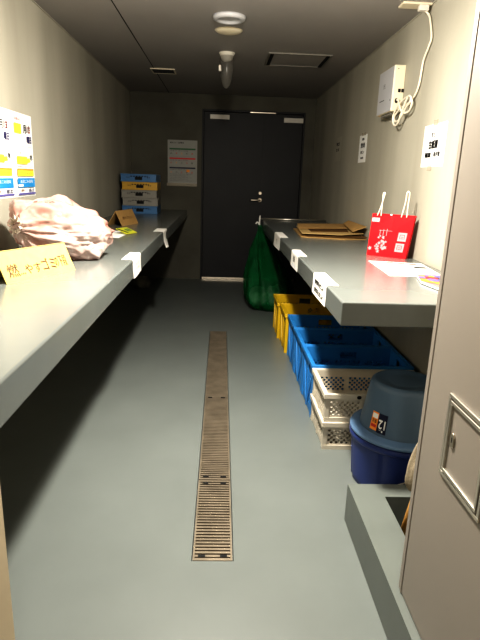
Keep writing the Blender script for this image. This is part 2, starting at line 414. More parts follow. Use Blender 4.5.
def crate(loc, W, D, H, mkey, label, group, rz=0, c=.0135, marks=False):
    t = thing('plastic_crate', label, 'crate', loc, rz, group)
    m = M[mkey]; w2, d2 = W/2, D/2
    b = MB(); crate_panel(b, W-.02, D-.02, .0165, 'base', lambda u, v, w: (-w2+.01+u, -d2+.01+v, .006+w)); b.build('base', m, t)
    spec = [('long', lambda u, v, w: (-w2+u, -d2+.012-w, v+.004), W, -1), ('long', lambda u, v, w: (w2-u, d2-.012+w, v+.004), W, 1)]
    for kd, T, U, s_ in spec:
        b = MB(); crate_panel(b, U, H-.008, c, kd, T)
        for u0 in (0, W*.34-.010, W*.66-.010, W-.02): b.box(-w2+u0, s_*(d2-.005), .004, -w2+u0+.02, s_*d2, H-.03)
        b.box(-w2-.0012, s_*(d2-.005), 0, w2+.0012, s_*(d2+.0012), .022)
        b.build('side_panel', m, t)
    spec = [('short', lambda u, v, w: (-w2+.012-w, d2-.012-u, v+.004), -1), ('short', lambda u, v, w: (w2-.012+w, -d2+.012+u, v+.004), 1)]
    for kd, T, s_ in spec:
        U = D-.024
        b = MB(); crate_panel(b, U, H-.008, c, kd, T)
        for v0 in (0, U/2-.009, U-.018): b.box(s_*(w2-.005), -d2+.012+v0, .004, s_*w2, -d2+.012+v0+.018, H-.03)
        # slanted stiffeners on the short side
        if H > .2:
            for q in (-1, 1):
                Tq = lambda u, v, w, s_=s_: (s_*(w2-.005+w), u, v)
                b.prism([(q*.02, .03), (q*.035, .03), (q*(U/2-.02), H-.08), (q*(U/2-.035), H-.08)][::q], Tq, 0, .005)
        b.build('end_panel', m, t)
    r = MB(); k = .010; z0, z1 = H-.026, H
    r.box(-w2-k, -d2-k, z0, w2+k, -d2+.004, z1).box(-w2-k, d2-.004, z0, w2+k, d2+k, z1)
    r.box(-w2-k, -d2+.004, z0, -w2+.004, d2-.004, z1).box(w2-.004, -d2+.004, z0, w2+k, d2-.004, z1)
    r.build('rim', m, t, bevel=.003)
    for sx in (-1, 1):
        for sy in (-1, 1): MB().box(sx*(w2-.03), sy*(d2-.03), 0, sx*(w2-.004), sy*(d2-.004), .006).build('foot', m, t)
    return t
G = 'plastic crates on the floor under the right counter'
CX = .50+.265+.012
crate((CX-.035, 4.27, 0), .53, .345, .295, 'yellow', 'yellow plastic crate beside the green bag, the farther of the two yellow ones', G)
crate((CX-.018, 3.90, 0), .53, .345, .300, 'yellow', 'yellow plastic crate standing directly behind the row of blue crates', G)
crate((CX, 3.53, 0), .53, .335, .305, 'blue', 'blue plastic crate standing directly in front of the yellow crates', G)
crate((CX, 3.162, 0), .53, .335, .305, 'blue', 'blue plastic crate in the middle of the three blue ones', G)
crate((CX, 2.80, 0), .53, .335, .305, 'blue', 'blue plastic crate directly behind the stacked white crates', G)
crate((CX, 2.445, 0), .53, .335, .145, 'crate_white', 'off-white perforated crate at the bottom of the white stack, on the floor', G, c=.0125)
ct = crate((CX, 2.445, .1455), .53, .335, .145, 'crate_white', 'off-white perforated crate on top of the white stack, behind the upturned tub', G, c=.0125)
Tm = lambda u, v, w: (u, -.335/2-.0105-w, v)
printing('round_mark', ct, Tm, [('p', [(-.265+.155+.011*math.cos(a*PI/6), .131+.009*math.sin(a*PI/6)) for a in range(12)], 'ink')])
printing('square_mark', ct, Tm, [('r', -.265+.235, .122, -.265+.262, .141, 'ink')])

# ------------------------------------------------------------------ upturned tub on the blue bin
BX, BY, BH = .80, 2.065, .215
BX, BY, BH = .790, 2.045, .228
t = thing('round_pail', 'deep blue round pail on the floor under the upturned tub', 'pail', (BX, BY, 0))
def pail(u, v):
    a = 2*PI*u; r = .186+.016*v
    r -= .006*max(0, math.cos(6*a+.6))**12
    return (r*math.cos(a), r*math.sin(a), v*(BH-.012))
b = MB().grid(pail, 144, 10, closeu=True); b.f.append(tuple(reversed(range(144)))); b.mi.append(0)
b.build('body', M['bin'], t, smooth=True)
MB().lathe([(.196, BH-.03), (.208, BH-.028), (.211, BH-.02), (.211, BH-.006), (.207, BH-.001), (.197, BH-.001), (.194, BH-.008), (.190, BH-.03)], 64).build('rim', M['bin'], t, smooth=True)
w = catmull([(-.155, -.150, .030), (-.10, -.185, .062), (-.02, -.212, .105), (.06, -.213, .150), (.13, -.185, .188)], 8)
tag(MB().tube(w, .0028, 8).build('wire_handle', M['alu'], t, smooth=True), 'thin pale wire handle')

TX, TY, TZ = .792, 2.042, BH+.001
t = thing('round_tub', 'slate blue round plastic tub turned upside down on the deep blue pail', 'tub', (TX, TY, TZ))
prof = [(.176, .012), (.174, .02), (.156, .13), (.144, .205), (.138, .221), (.126, .229), (.114, .229), (.110, .225), (.06, .224), (.0001, .224)]
MB().lathe(prof, 72).build('body', M['bucket'], t, smooth=True)
MB().lathe([(.172, .0), (.205, 0), (.213, .005), (.214, .013), (.208, .019), (.184, .022), (.172, .026)], 72).build('rim', M['bucket_rim'], t, smooth=True)
def Ttub(u, v, w):     # u along the girth, v up the slope, as seen from the corridor
    z = .042 + v; r = .174-(.018)*(z-.02)/.11 + w + .0008
    a = -2.72 + u/.165
    return (r*math.cos(a), r*math.sin(a), z)
lb = printing('sticker', t, Ttub, [('r', 0, .0, .034, .076, 'orange_ink'), ('r', .034, -.004, .075, .076, 'navy_ink'),
     ('r', .003, .050, .031, .070, 'paper'), ('t', .005, .03, .029, .046, '容量', 'ink'), ('r', .004, .012, .030, .024, 'red_ink')], sub=6)
Tup = lambda u, v, w: Ttub(.0545*2-u, .033*2-v, w+.0012)       # the sticker is upside down with the tub
printing('lettering', t, Tup, [('t', .039, .014, .070, .052, '12', 'paper', .03), ('t', .046, .056, .064, .064, 'L', 'paper', .02)])
tag(lb, 'navy and orange size sticker, upside down')

# ------------------------------------------------------------------ mop behind the panel, standing in the curb recess
t = thing('mop', 'wooden stick with a beige cloth head poking out behind the beige panel', 'mop', (.630, 1.50, 0))
MB().tube([(.000, .03, .004), (.048, -.012, .40)], .0115, 12).build('handle', M['wood'], t, smooth=True)
def mophead(u, v):
    a = 2*PI*u; z = .285 + .225*(1-v)
    env = math.sin(PI*min(1, max(.0, .06+.90*v)))**.45
    r = (.022 + .036*v)*env*(1+.13*math.sin(7*a)+.08*math.sin(13*a+2)) + .004
    n_ = noise.noise(Vector((math.cos(a)*2, math.sin(a)*2, z*14)))*.009
    x0 = .048 + (z-.40)*.12
    return (x0+(r+n_)*math.cos(a), -.012+(r*1.1+n_)*math.sin(a), z)
b = MB().grid(mophead, 48, 20, closeu=True); b.f.append(tuple(range(48))); b.mi.append(0); b.f.append(tuple(reversed(range(48*20, 48*21)))); b.mi.append(0)
b.build('cloth_head', M['cloth'], t, smooth=True)

# ------------------------------------------------------------------ inspection hatch on the near right panel
t = thing('inspection_hatch', 'square aluminium framed hatch with a small lock on the beige panel', 'hatch', (.5226, .976, .61))
Th = lambda a, b_, c: (-c, -a, b_)      # a: along -y, b: up, c: out of the wall (-x)
def hb(mb, a0, b0, c0, a1, b1, c1): return mb.box(a0, b0, c0, a1, b1, c1, T=Th)
def frame(mb, a0, b0, a1, b1, w, c0, c1):
    hb(mb, a0, b0, c0, a1, b0+w, c1); hb(mb, a0, b1-w, c0, a1, b1, c1); hb(mb, a0, b0+w, c0, a0+w, b1-w, c1); hb(mb, a1-w, b0+w, c0, a1, b1-w, c1)
    return mb
frame(MB(), -.096, 0, .096, .196, .009, 0, .005).build('outer_frame', M['alu'], t, bevel=.001)
frame(MB(), -.083, .013, .083, .183, .008, 0, .0065).build('inner_frame', M['alu'], t, bevel=.001)
hb(MB(), -.075, .021, 0, .075, .175, .002).build('cover', M['panel'], t)
lk = MB().prism([(-.055+.009*math.cos(k*PI/10), .1+(.008 if k <= 10 else -.008)+.009*math.sin(k*PI/10)) for k in range(20)], Th, .002, .0055).build('lock', M['steel'], t, bevel=.001)
hb(MB(), -.0565, .095, .0055, -.0530, .107, .0058).build('keyhole', M['dark'], lk)

# ------------------------------------------------------------------ papers on walls
def sheet(name, label, cat, T, U, V, m, group=None, parts=(), lift=.001, thick=.0006):
    mb = MB().box(0, 0, 0, U, V, thick, T=T)
    return mb
def wall_paper(name, label, cat, origin, axis, U, V, mkey, items, group=None, tapes=(), sub=None):
    """origin: lower left corner seen from the room; axis: 'L','R','B' wall"""
    if axis == 'L': origin = (origin[0]-.001, origin[1], origin[2])
    t = thing(name, label, cat, origin, 0, group)
    if axis == 'L': T = lambda u, v, w: (.0018+w*1.5, u, v)
    elif axis == 'R': T = lambda u, v, w: (-.0008-w, -u, v)
    else: T = lambda u, v, w: (u, -.0008-w, v)
    b = MB()
    b.add([T(0, 0, -.0008), T(U, 0, -.0008), T(U, V, -.0008), T(0, V, -.0008), T(0, 0, 0), T(U, 0, 0), T(U, V, 0), T(0, V, 0)],
          [(3, 2, 1, 0), (4, 5, 6, 7), (0, 1, 5, 4), (1, 2, 6, 5), (2, 3, 7, 6), (3, 0, 4, 7)])
    b.build('paper_sheet', M[mkey], t)
    if items and len(items) <= 4:
        for it in items: printing('lettering', t, T, [it], .0004)
    elif items: printing('printing', t, T, items, .0004)
    for (u0, v0, u1, v1) in tapes:
        MB().add([T(u0, v0, .0022), T(u1, v0, .0022), T(u1, v1, .0022), T(u0, v1, .0022)], [(0, 1, 2, 3)]) or None
        q = MB(); q.add([T(u0, v0, .0022), T(u1, v0, .0022), T(u1, v1, .0022), T(u0, v1, .0022)], [(0, 1, 2, 3)]); q.build('tape', M['tape'], t)
    return t
GN = 'sorting notices on the right wall'
wall_paper('wall_notice', 'white notice in bold black type nearest the beige panel on the right wall', 'notice', (XR, 2.985, 1.342), 'R', .295, .212, 'paper',
    [('t', .105, .148, .190, .173, '生ビン', 'ink', 0.050), ('t', .080, .088, .205, .135, '古紙類', 'ink', 0.070), ('t', .042, .046, .128, .076, '雑誌', 'ink', 0.070), ('t', .160, .048, .245, .076, '段ボ他', 'ink', 0.060)],
    GN, [(.12, .203, .18, .232), (.10, -.02, .16, .010)])
wall_paper('wall_notice', 'white notice on the right wall beyond the white router box', 'notice', (XR, 4.40, 1.402), 'R', .225, .206, 'paper_dimmed' if 0 else 'paper',
    [('t', .075, .165, .150, .185, '缶', 'ink', 0.060), ('t', .055, .110, .175, .150, '空き缶', 'ink', 0.080), ('t', .060, .065, .165, .090, '缶ビン', 'ink', 0.060), ('t', .070, .025, .155, .042, '専用', 'ink', 0.050)],
    GN, [(.06, .20, .19, .222)])
wall_paper('wall_notice', 'dim grey notice farthest along the right wall', 'notice', (XR, 5.36, 1.44), 'R', .285, .215, 'concrete',
    [('t', .07, .135, .22, .170, '不燃ゴミ', 'ink', 0.060), ('t', .08, .085, .20, .115, '置き場', 'ink', .02)], GN)
# collection calendar posters, left wall
def poster_items(U, V, k):
    I = [('t', .03, V-.040, .12, V-.025, '収集日', 'red_ink', .01), ('r', .03, V-.105, .13, V-.055, 'yellow_ink'), ('t', .16, V-.10, .20, V-.055, '月', 'ink', .02),
         ('t', .205, V-.095, .265, V-.05, '火金', 'red_ink', .02), ('t', .205, V-.150, .275, V-.112, '曜日', 'violet_ink', .04), ('t', .03, V-.175, .27, V-.162, '燃やすごみの出し方と分け方', 'pink_ink', .0),
         ('r', .04, V-.262, .19, V-.222, 'yellow_ink'), ('p', [(.16, V-.235), (.225, V-.228), (.235, V-.250), (.17, V-.256)], 'yellow_ink'), ('t', .235, V-.240, .275, V-.205, '水', 'ink', .03), ('t', .08, V-.215, .11, V-.195, '木', 'grey_ink'),
         ('t', .04, V-.280, .27, V-.268, '朝八時までに出してください', 'grey_ink'),
         ('r', .03, V-.296, .275, V-.286, 'orange_ink'), ('r', .03, V-.325, .275, V-.296, 'yellow_ink'), ('t', .07, V-.320, .24, V-.302, 'プラスチック', 'red_ink', .01),
         ('r', .025, V-.385, .282, V-.336, 'blue_ink'), ('r', .025, V-.380, .10, V-.368, 'paper'), ('t', .06, V-.362, .25, V-.345, '資源ごみ回収', 'paper', .01),
         ('t', .18, V-.410, .27, V-.390, '金土', 'violet_ink', .02), ('t', .06, V-.405, .12, V-.393, '缶', 'orange_ink', .02), ('r', .025, .010, .282, .020, 'violet_ink')]
    return I
def shift(I, du):
    out = []
    for it in I:
        if it[0] == 'p': out.append(('p', [(u+du, v) for u, v in it[1]], it[2]))
        else: out.append((it[0], it[1]+du, it[2], it[3]+du) + tuple(it[4:]))
    return out
wall_paper('sorting_poster', 'colourful two-column rubbish collection poster on the left wall above the rubbish bag', 'poster', (XL, 2.600, 1.113), 'L', .615, .434, 'paper',
           poster_items(.303, .434, 0) + shift(poster_items(.303, .434, 1), .312))
# notice on the end wall
V = .500; U = .352
I = [('t', .03, V-.040, .19, V-.022, '粗大ゴミ・注意事項', 'ink', .02)]
for k, c in enumerate(('green_ink', 'red_ink', 'navy_ink')):
    z = V-.110-k*.108
    I += [('r', .022, z, U-.022, z+.017, c), ('t', .03, z-.018, .24, z-.008, '収集日 曜日 時間', 'grey_ink')]
    for q in range(5): I.append(('t', .03+q*.062, z-.052, .055+q*.062, z-.030, '火木土水金'[q], ('ink', 'red_ink', 'orange_ink', 'grey_ink', 'red_ink')[(q+k) % 5], .01))
I += [('r', .225, .135, .262, .165, 'orange_ink')]
for q in range(5): I.append(('t', .025, .105-q*.019, U-.06-(q % 2)*.05, .115-q*.019, '分別してから出してくださいますようお願いします', 'grey_ink'))
wall_paper('wall_notice', 'tall printed notice with coloured bands beside the dark door', 'notice', (-.655, YB, 1.164), 'B', U, V, 'paper_dimmed', I, None, [(-.01, -.03, U, .006)])

# ------------------------------------------------------------------ labels draped over the counter edges
def draped(loc_y, W, side, top, drop, label, items, skew=0, twist=0, group='paper labels over the counter edges'):
    z = LZ if side < 0 else RZ; x = LX if side < 0 else RX; s_ = 1 if side < 0 else -1     # s_: outward direction
    t = thing('counter_label', label, 'label', (x, loc_y, z), 0, group)
    path = [(-top, .0012), (-top*.4, .0015), (-.008, .0016), (-.002, .001), (.0012, -.006), (.0014, -drop*.3)]
    for k in range(1, 6): path.append((.0014 + twist*(k/5)**2*.02, -drop*(.3+.7*k/5)))
    S = [0]
    for i in range(1, len(path)): S.append(S[-1]+math.dist(path[i], path[i-1]))
    def pt(u, w_):     # u along the edge as read from the corridor, w_ path index
        y = (u-W/2)*(1 if side < 0 else -1)
        ox, oz = path[w_]
        f_ = max(0, -oz/drop)
        return (s_*(ox + f_*twist*.012*math.sin(u/W*5)), y + skew*f_, oz)
    b = MB(); nu = 6
    vs = [pt(W*i/nu, j) for j in range(len(path)) for i in range(nu+1)]
    fs = [(j*(nu+1)+i, (j+1)*(nu+1)+i, (j+1)*(nu+1)+i+1, j*(nu+1)+i+1) for j in range(len(path)-1) for i in range(nu)]
    b.add(vs, fs); b.build('paper', M['label_paper'], t, solid=.0006)
    T = lambda u, v, w: (s_*(.0024+w + max(0, ((drop-v)/drop-.3)/.7)**2*twist*.02), (u-W/2)*(1 if side < 0 else -1)+skew*(drop-v)/drop, v-drop)
    if items:
        for it in items(W, drop): printing('lettering', t, T, [it], .0004)
draped(2.66, .25, -1, .055, .092, 'white paper label on the left counter edge nearest the pale rubbish bag', lambda W, D: [('t', .08, .052, .17, .066, 'ゴミ', 'grey_ink', .0), ('t', .07, .03, .18, .040, '分別', 'grey_ink', .0)], 0, .15)
draped(4.02, .25, -1, .075, .118, 'curled white label on the left counter edge nearest the dark door', None, .02, .9)
draped(2.215, .305, 1, .05, .088, 'white label with two lines of bold type on the right counter edge', lambda W, D: [('t', .05, .050, .255, .074, '飲料ビン', 'ink', 0.060), ('t', .05, .014, .255, .038, '飲料カン', 'ink', 0.060)], 0, .1)
draped(3.02, .275, 1, .05, .088, 'white label with one small word at the middle of the right counter edge', lambda W, D: [('t', .10, .035, .165, .072, '缶', 'ink', 0.060), ('t', .07, .010, .20, .022, 'スチール', 'blue_ink', .01)], 0, .1)
draped(4.02, .40, 1, .06, .095, 'dim label on the right counter edge beside the green bag', lambda W, D: [('t', .13, .030, .23, .066, '紙', 'grey_ink', .02)], 0, .3)

# ------------------------------------------------------------------ tent cards
def tent(name_label, A, B, back, h, mkey, txt, ink, wt):
    A = Vector(A); B = Vector(B); e = (B-A); L_ = e.length; e.normalize()
    rz = math.atan2(e.y, e.x)
    t = thing('folded_card_sign', name_label, 'card sign', A, rz, None)
    th = .003
    ap = (back, h)                # local: x along the card, y away from the reader, z up
    def face(mb, p0, p1):
        d_ = Vector((p1[0]-p0[0], p1[1]-p0[1])).normalized(); n_ = Vector((-d_.y, d_.x))*th
        poly = [(p0[0], p0[1]), (p1[0], p1[1]), (p1[0]+n_.x, p1[1]+n_.y), (p0[0]+n_.x, p0[1]+n_.y)]
        return mb.prism(poly, lambda u, v, w: (w, u, v), 0, L_)
    f1 = MB(); face(f1, (back, h), (0, 0.0)); o = f1.build('front_flap', M[mkey], t)
    f2 = MB(); face(f2, (2*back+.02, 0), (back, h)); f2.build('back_flap', M[mkey], t)
    ln = math.hypot(back, h)
    def T(u, v, w):
        f_ = v/ln; ny, nz = -h/ln, back/ln
        return (u, back*f_+ny*(w+th*0+.0002), h*f_+nz*(w+.0002))
    printing('lettering', t, T, txt(L_, ln), .0012)
tent('large pale card tent sign with handwriting in front of the rubbish bag', (-.764, 1.888, LZ), (-.609, 2.222, LZ), .055, .112, 'card_light',
     lambda L_, V: [('t', L_*.07+.0, V*.16, L_*.21, V*.56, '燃', 'brown_ink', .0), ('t', L_*.22, V*.18, L_*.52, V*.48, '...やす', 'brown_ink', .0), ('t', L_*.54, V*.20, L_*.74, V*.58, 'ゴミ', 'brown_ink', .0), ('t', L_*.74, V*.22, L_*.92, V*.60, 'の下段', 'brown_ink', .0)], 'brown_ink', 0)
tent('small brown card tent sign in front of the stacked folded crates', (-.775, 4.22, LZ), (-.700, 4.55, LZ), .055, .118, 'card',
     lambda L_, V: [('t', L_*.2, V*.38, L_*.78, V*.58, '燃やさない', 'brown_ink', .0)], 'brown_ink', 0)

# ------------------------------------------------------------------ sheets and tag on the left counter
o = MB().prism([(-.15, -.20), (.11, -.22), (.13, .18), (-.12, .21)], lambda u, v, w: (u, v, w), 0, .002).build('loose_paper', M['paper'])
o.location = (-.765, 3.66, LZ+.0003); tag(o, 'loose white sheet lying on the left counter behind the rubbish bag', 'paper')
t = thing('tag_strip', 'yellow green tag with a black mark lying on the loose white sheet', 'tag', (-.655, 3.70, LZ+.0028), math.radians(72))
Tt = lambda u, v, w: (u*.7, v*.62, w+.22*(v+.075))
MB().prism([(-.105, -.068), (.105, -.075), (.115, .062), (-.095, .070)], Tt, 0, .004).build('strip', M['lime'], t)
printing('printing', t, lambda u, v, w: Tt(u, v, .004+w), [('p', [(-.10, .05), (-.07, .06), (-.03, -.05), (-.06, -.06)], 'ink'), ('r', .0, -.03, .035, .03, 'green_ink'), ('r', .05, -.03, .085, .03, 'green_ink')])

# ------------------------------------------------------------------ stack of folded crates on the left counter
def folded(z, mkey, label, dx=0, dr=0):
    t = thing('folded_crate', label, 'folded crate', (-.868+dx, 5.94, z), math.radians(2+dr), 'folded crates stacked on the left counter')
    m = M[mkey]; W, D, H = .362, .50, .080; w2, d2 = W/2, D/2
    b = MB()
    nu, nv = 38, 8
    us = [W*i/nu for i in range(nu+1)]; vs = [H*j/nv for j in range(nv+1)]
    def sol(i, j, u, v):
        if abs(u-w2) < .042 and .022 < v < .050: return False
        if (.058 < u < .10 or W-.10 < u < W-.058) and .038 < v < .050 and i % 2 == 0: return False
        if abs(u-w2) < .10 and .048 < v < .058 and i % 3: return False
        return True
    b.cells(us, vs, sol, .012, lambda u, v, w: (-w2+u, -d2-w+.012, v)); b.build('front_panel', m, t)
    b = MB().box(-w2, -d2+.012, 0, -w2+.012, d2, H).box(w2-.012, -d2+.012, 0, w2, d2, H).box(-w2+.012, d2-.012, 0, w2-.012, d2, H)
    b.build('side_panel', m, t)
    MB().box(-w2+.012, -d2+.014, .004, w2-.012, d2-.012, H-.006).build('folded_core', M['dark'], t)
    r = MB().box(-w2-.005, -d2-.005, H-.012, w2+.005, -d2+.0, H-.001).box(-w2-.005, -d2-.005, .0, w2+.005, -d2+.0, .010)
    r.build('lip', m, t, bevel=.002)
zz = LZ+.001
for k, (c, l) in enumerate((('blue_dimmed', 'blue folded crate at the bottom of the stack on the left counter'), ('crate_grey', 'grey folded crate resting on the bottom blue one'),
        ('crate_grey', 'grey folded crate directly under the yellow one'), ('yellow_dimmed', 'yellow folded crate second from the top of the stack'), ('blue_dimmed', 'blue folded crate on top of the stack on the left counter'))):
    folded(zz, c, l, (0, .004, -.003, .002, -.004)[k], (0, .6, -.5, .4, -1)[k]); zz += .081

# ------------------------------------------------------------------ rubbish bag on the left counter
t = thing('rubbish_bag', 'bulging pale pinkish plastic rubbish bag tied at its left end', 'rubbish bag', (-.755, 2.585, LZ))
KD = Vector((-.55, -.83, .10)).normalized()
def bagpt(u, v):
    th = 2*PI*u; ph = PI*(v-.5)*.9999
    d_ = Vector((math.cos(ph)*math.cos(th), math.cos(ph)*math.sin(th), math.sin(ph)))
    sx = math.copysign(abs(d_.x)**.85, d_.x); sy = math.copysign(abs(d_.y)**.9, d_.y)
    x = .235*sx; y = .205*sy; z = .172*d_.z
    x -= .075*max(0, d_.z)
    if d_.z > 0: z *= 1-.22*max(0, d_.x)
    q = Vector((x, y, z))
    ang = d_.angle(KD)
    ax = KD.cross(Vector((0, 0, 1))).normalized(); ay = KD.cross(ax)
    pa = math.atan2(d_.dot(ay), d_.dot(ax)); s_ = min(1.0, ang/.5)
    n1 = noise.noise(d_*2.1+Vector((3, 1, 7)))*.030 + noise.noise(d_*4.1)*.010
    c_, w_ = math.cos(pa), math.sin(pa)
    n2 = abs(noise.noise(Vector((c_*2.6, w_*2.6, ang*1.3+4))))*.030*s_
    n3 = abs(noise.noise(Vector((c_*6, w_*6, ang*2.6+1))))*.014*s_
    n4 = abs(noise.noise(d_*7+Vector((2, 8, 1))))*.008
    pl = math.sin(12*pa+2*noise.noise(d_*3))*.012*math.exp(-((ang-.40)/.40)**2)
    q += d_*(n1-n2-n3-n4+pl)
    if ang < .5: q += KD*(.022*(1-ang/.5)**2)
    zz = q.z+.118
    if zz < 0.0: zz = zz*.03
    return (q.x, q.y, max(0.001, zz+.004))
bb = MB().grid(bagpt, 180, 100, closeu=True)
bag = bb.build('bag_body', M['bag_film'], t, smooth=True)
kb = Vector(KD)*.0
kc = Vector((-.135, -.172, .150))
def knot(u, v):
    a = 2*PI*u
    r = .008 + .026*v**1.3; r *= 1+.35*math.sin(9*a+v*2)*v
    f_ = KD; ax = f_.cross(Vector((0, 0, 1))).normalized(); ay = f_.cross(ax)
    p = kc + f_*(-.02+.058*v) + (ax*math.cos(a) + ay*math.sin(a))*r + Vector((0, 0, .012*v))
    return tuple(p)
MB().grid(knot, 72, 10, closeu=True).build('tied_neck', M['bag_knot'], t, smooth=True, solid=.001)
tr = MB()
for k in range(12):
    a = 2*PI*k/12; ax = KD.cross(Vector((0, 0, 1))).normalized(); ay = KD.cross(ax)
    q = kc + KD*(-.002) + (ax*math.cos(a)+ay*math.sin(a))*.012
    tr.v.append(tuple(q))
pts = [Vector(p) for p in tr.v] ; pts.append(pts[0]); MB().tube(pts, .004, 8, cap=False).build('tie', M['bag_knot'], t, smooth=True)
# faint red print on the film, following its folds
bvh = BVHTree.FromPolygons([Vector(p) for p in bb.v], [f for f in bb.f])
vd = Vector((.25, .90, -.28)).normalized()      # roughly from the corridor towards the bag
def Tbag(u, v, w):
    o_ = Vector((.02+u*.95, -.6-u*.25, .40+v+.0)) 
    hit = bvh.ray_cast(o_, vd)
    if hit[0] is None: return tuple(o_+vd*.6)
    return tuple(hit[0]-vd*(.0015+w))
try:
    printing('lettering', t, Tbag, [('t', -.27, -.005, -.15, .010, '燃やすごみ', 'red_ink', .0)], .0005)
except Exception as ex: print('bag print', ex)

# ------------------------------------------------------------------ dim bundle under the left counter
def lump(cx_, rx, ry, rz_, seed, amp=.25):
    def fn(u, v):
        th = 2*PI*u; ph = PI*(v-.5)*.9999
        d_ = Vector((math.cos(ph)*math.cos(th), math.cos(ph)*math.sin(th), math.sin(ph)))
        k = 1 + amp*noise.noise(d_*2+Vector((seed, 0, 0))) - amp*.6*abs(noise.noise(d_*6+Vector((0, seed, 0))))
        return (rx*d_.x*k, ry*d_.y*k, max(.0005, rz_*(d_.z*k+.85)))
    return fn
o = MB().grid(lump(0, .11, .10, .075, 3), 40, 24, closeu=True).build('crumpled_bag', M['floor_bag'], smooth=True)
o.location = (-.90, 5.95, 0); tag(o, 'small crumpled bag on the floor in the dark under the left counter', 'bag')

# ------------------------------------------------------------------ right counter: flattened cardboard
def cardsheet(parent, P, z0, th, name, m, bend=0):
    mb = MB(); mb.prism(P, lambda u, v, w: (u, v, w+bend*((u)**2)), z0, z0+th)
    return mb.build(name, [M[m]], parent)
t = thing('flattened_cardboard', 'pile of flattened brown cardboard boxes on the right counter', 'cardboard', (.835, 4.25, RZ))
P0 = [(-.245, -.36), (.06, -.46), (.235, -.40), (.235, .30), (.10, .40), (-.215, .30)]
def layer(mb, P, zf, th, mi=0):
    n = len(P)
    vs = [(u, v, zf(u, v)) for u, v in P] + [(u, v, zf(u, v)+th) for u, v in P]
    mb.add(vs, [tuple(reversed(range(n))), tuple(range(n, 2*n))] + [(k, (k+1) % n, n+(k+1) % n, n+k) for k in range(n)], mi); return mb
layer(MB(), P0, lambda u, v: .001, .006).build('bottom_sheet', M['card'], t)
layer(MB(), [(-.20, -.37), (.235, -.42), (.235, .20), (-.16, .26)], lambda u, v: .0085+.02*max(0, u+.1), .005).build('fold_shade', M['card_dark'], t)  # dark sheet painting the shade between the layers
layer(MB(), [(-.235, -.33), (.05, -.40), (.238, -.30), (.232, .28), (-.19, .30)], lambda u, v: .020+.06*max(0, u)*.5+.015*abs(v), .005).build('middle_sheet', M['card_edge'], t)
layer(MB(), [(-.15, -.22), (.14, -.22), (.20, .16), (-.13, .10)], lambda u, v: .027+.06*max(0, u)*.5+.015*abs(v), .004).build('opening_shade', M['card_dark'], t)  # dark sheet painted as the shaded opening of a box
layer(MB(), [(-.22, -.05), (.19, .0), (.21, .30), (-.185, .29)], lambda u, v: .036+.04*max(0, u)+.03*max(0, v), .005).build('top_sheet', M['card'], t)
layer(MB(), [(.15, -.30), (.236, -.36), (.238, .22), (.19, .2)], lambda u, v: .045+.50*max(0, u-.15), .005).build('raised_flap', M['card'], t)

# ------------------------------------------------------------------ red paper bag
A = Vector((.850, 3.030)); B = Vector((1.030, 2.892)); e = (B-A); BW = e.length; rz = math.atan2(e.y, e.x)
t = thing('paper_shopping_bag', 'bright red paper shopping bag with white rope handles on the right counter', 'shopping bag', (A.x, A.y, RZ+.0005), rz)
BHt, BD = .238, .036
b = MB(); ins = .008; lean = .012
def bagring(z, dep, grow): return [(-grow, -grow*.3, z), (BW+grow, -grow*.3, z), (BW+grow, dep, z), (BW/2, dep+grow, z), (-grow, dep, z)]
b.box(0, 0, 0, BW, BD, .001)
F0 = [(0, 0, 0), (BW, 0, 0), (BW, BD, 0), (0, BD, 0)]
g = .008
LEAN = .020
F1 = [(-g, .004, BHt), (BW/2, .012, BHt-.006), (BW+g, .004, BHt-.002), (BW+g*.8, BD*.5, BHt-.006), (BW+g, BD-.006, BHt), (BW/2, BD-.004, BHt), (-g, BD-.006, BHt), (-g*.6, BD*.5, BHt-.004)]
b = MB()
Bq = [(0, 0, 0), (BW/2, 0, 0), (BW, 0, 0), (BW-.004, BD*.5, 0), (BW, BD, 0), (BW/2, BD, 0), (0, BD, 0), (.004, BD*.5, 0)]
Mq = []
for k in range(8):
    p0, p1 = Vector(Bq[k]), Vector(F1[k]); m_ = p0.lerp(p1, .55); m_.x += LEAN*.55
    if k in (3, 7): m_.x += (-.016 if k == 3 else .016)
    Mq.append(tuple(m_))
F1 = [(x_+LEAN, y_, z_) for x_, y_, z_ in F1]
vs = Bq+Mq+F1; fs = [tuple(reversed(range(8)))]
for r_ in range(2):
    for k in range(8): fs.append((r_*8+k, r_*8+(k+1) % 8, (r_+1)*8+(k+1) % 8, (r_+1)*8+k))
b.add(vs, fs); b.build('bag_body', [M['red']], t, solid=.0008)
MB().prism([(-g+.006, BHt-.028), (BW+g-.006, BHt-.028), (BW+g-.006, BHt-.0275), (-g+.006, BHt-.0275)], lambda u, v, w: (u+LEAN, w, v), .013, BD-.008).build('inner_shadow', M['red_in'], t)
for (dy, nm) in ((.004, 'front'), (BD-.008, 'back')):
    for (x0, dxh) in (((.030, .0) if dy < .03 else (.155, 0)),):
        pass
def handle(x0, x1, y, top, lx):
    x0 += LEAN; x1 += LEAN
    p = catmull([(x0, y, BHt-.012), (x0+.010+lx, y, BHt+top*.55), (x0+(x1-x0)*.42+lx, y+.003, BHt+top*.97), ((x0+x1)/2+.008+lx, y+.004, BHt+top), (x1-.002+lx*.8, y+.004, BHt+top*.9), (x1, y+.002, BHt+top*.5), (x1, y, BHt-.012)], 7)
    MB().tube(p, .0032, 8).build('rope_handle', M['cord'], t, smooth=True)
handle(.022, .044, -.001, .115, .012)
handle(.160, .190, -.001, .125, .004)
def Tred(u, v, w):
    f_ = v/BHt
    return (u + LEAN*f_ + g*(2*u/BW-1)*f_, .012*f_*(1-abs(2*u/BW-1))*1.0 + .004*f_ - .0012 - w, v)
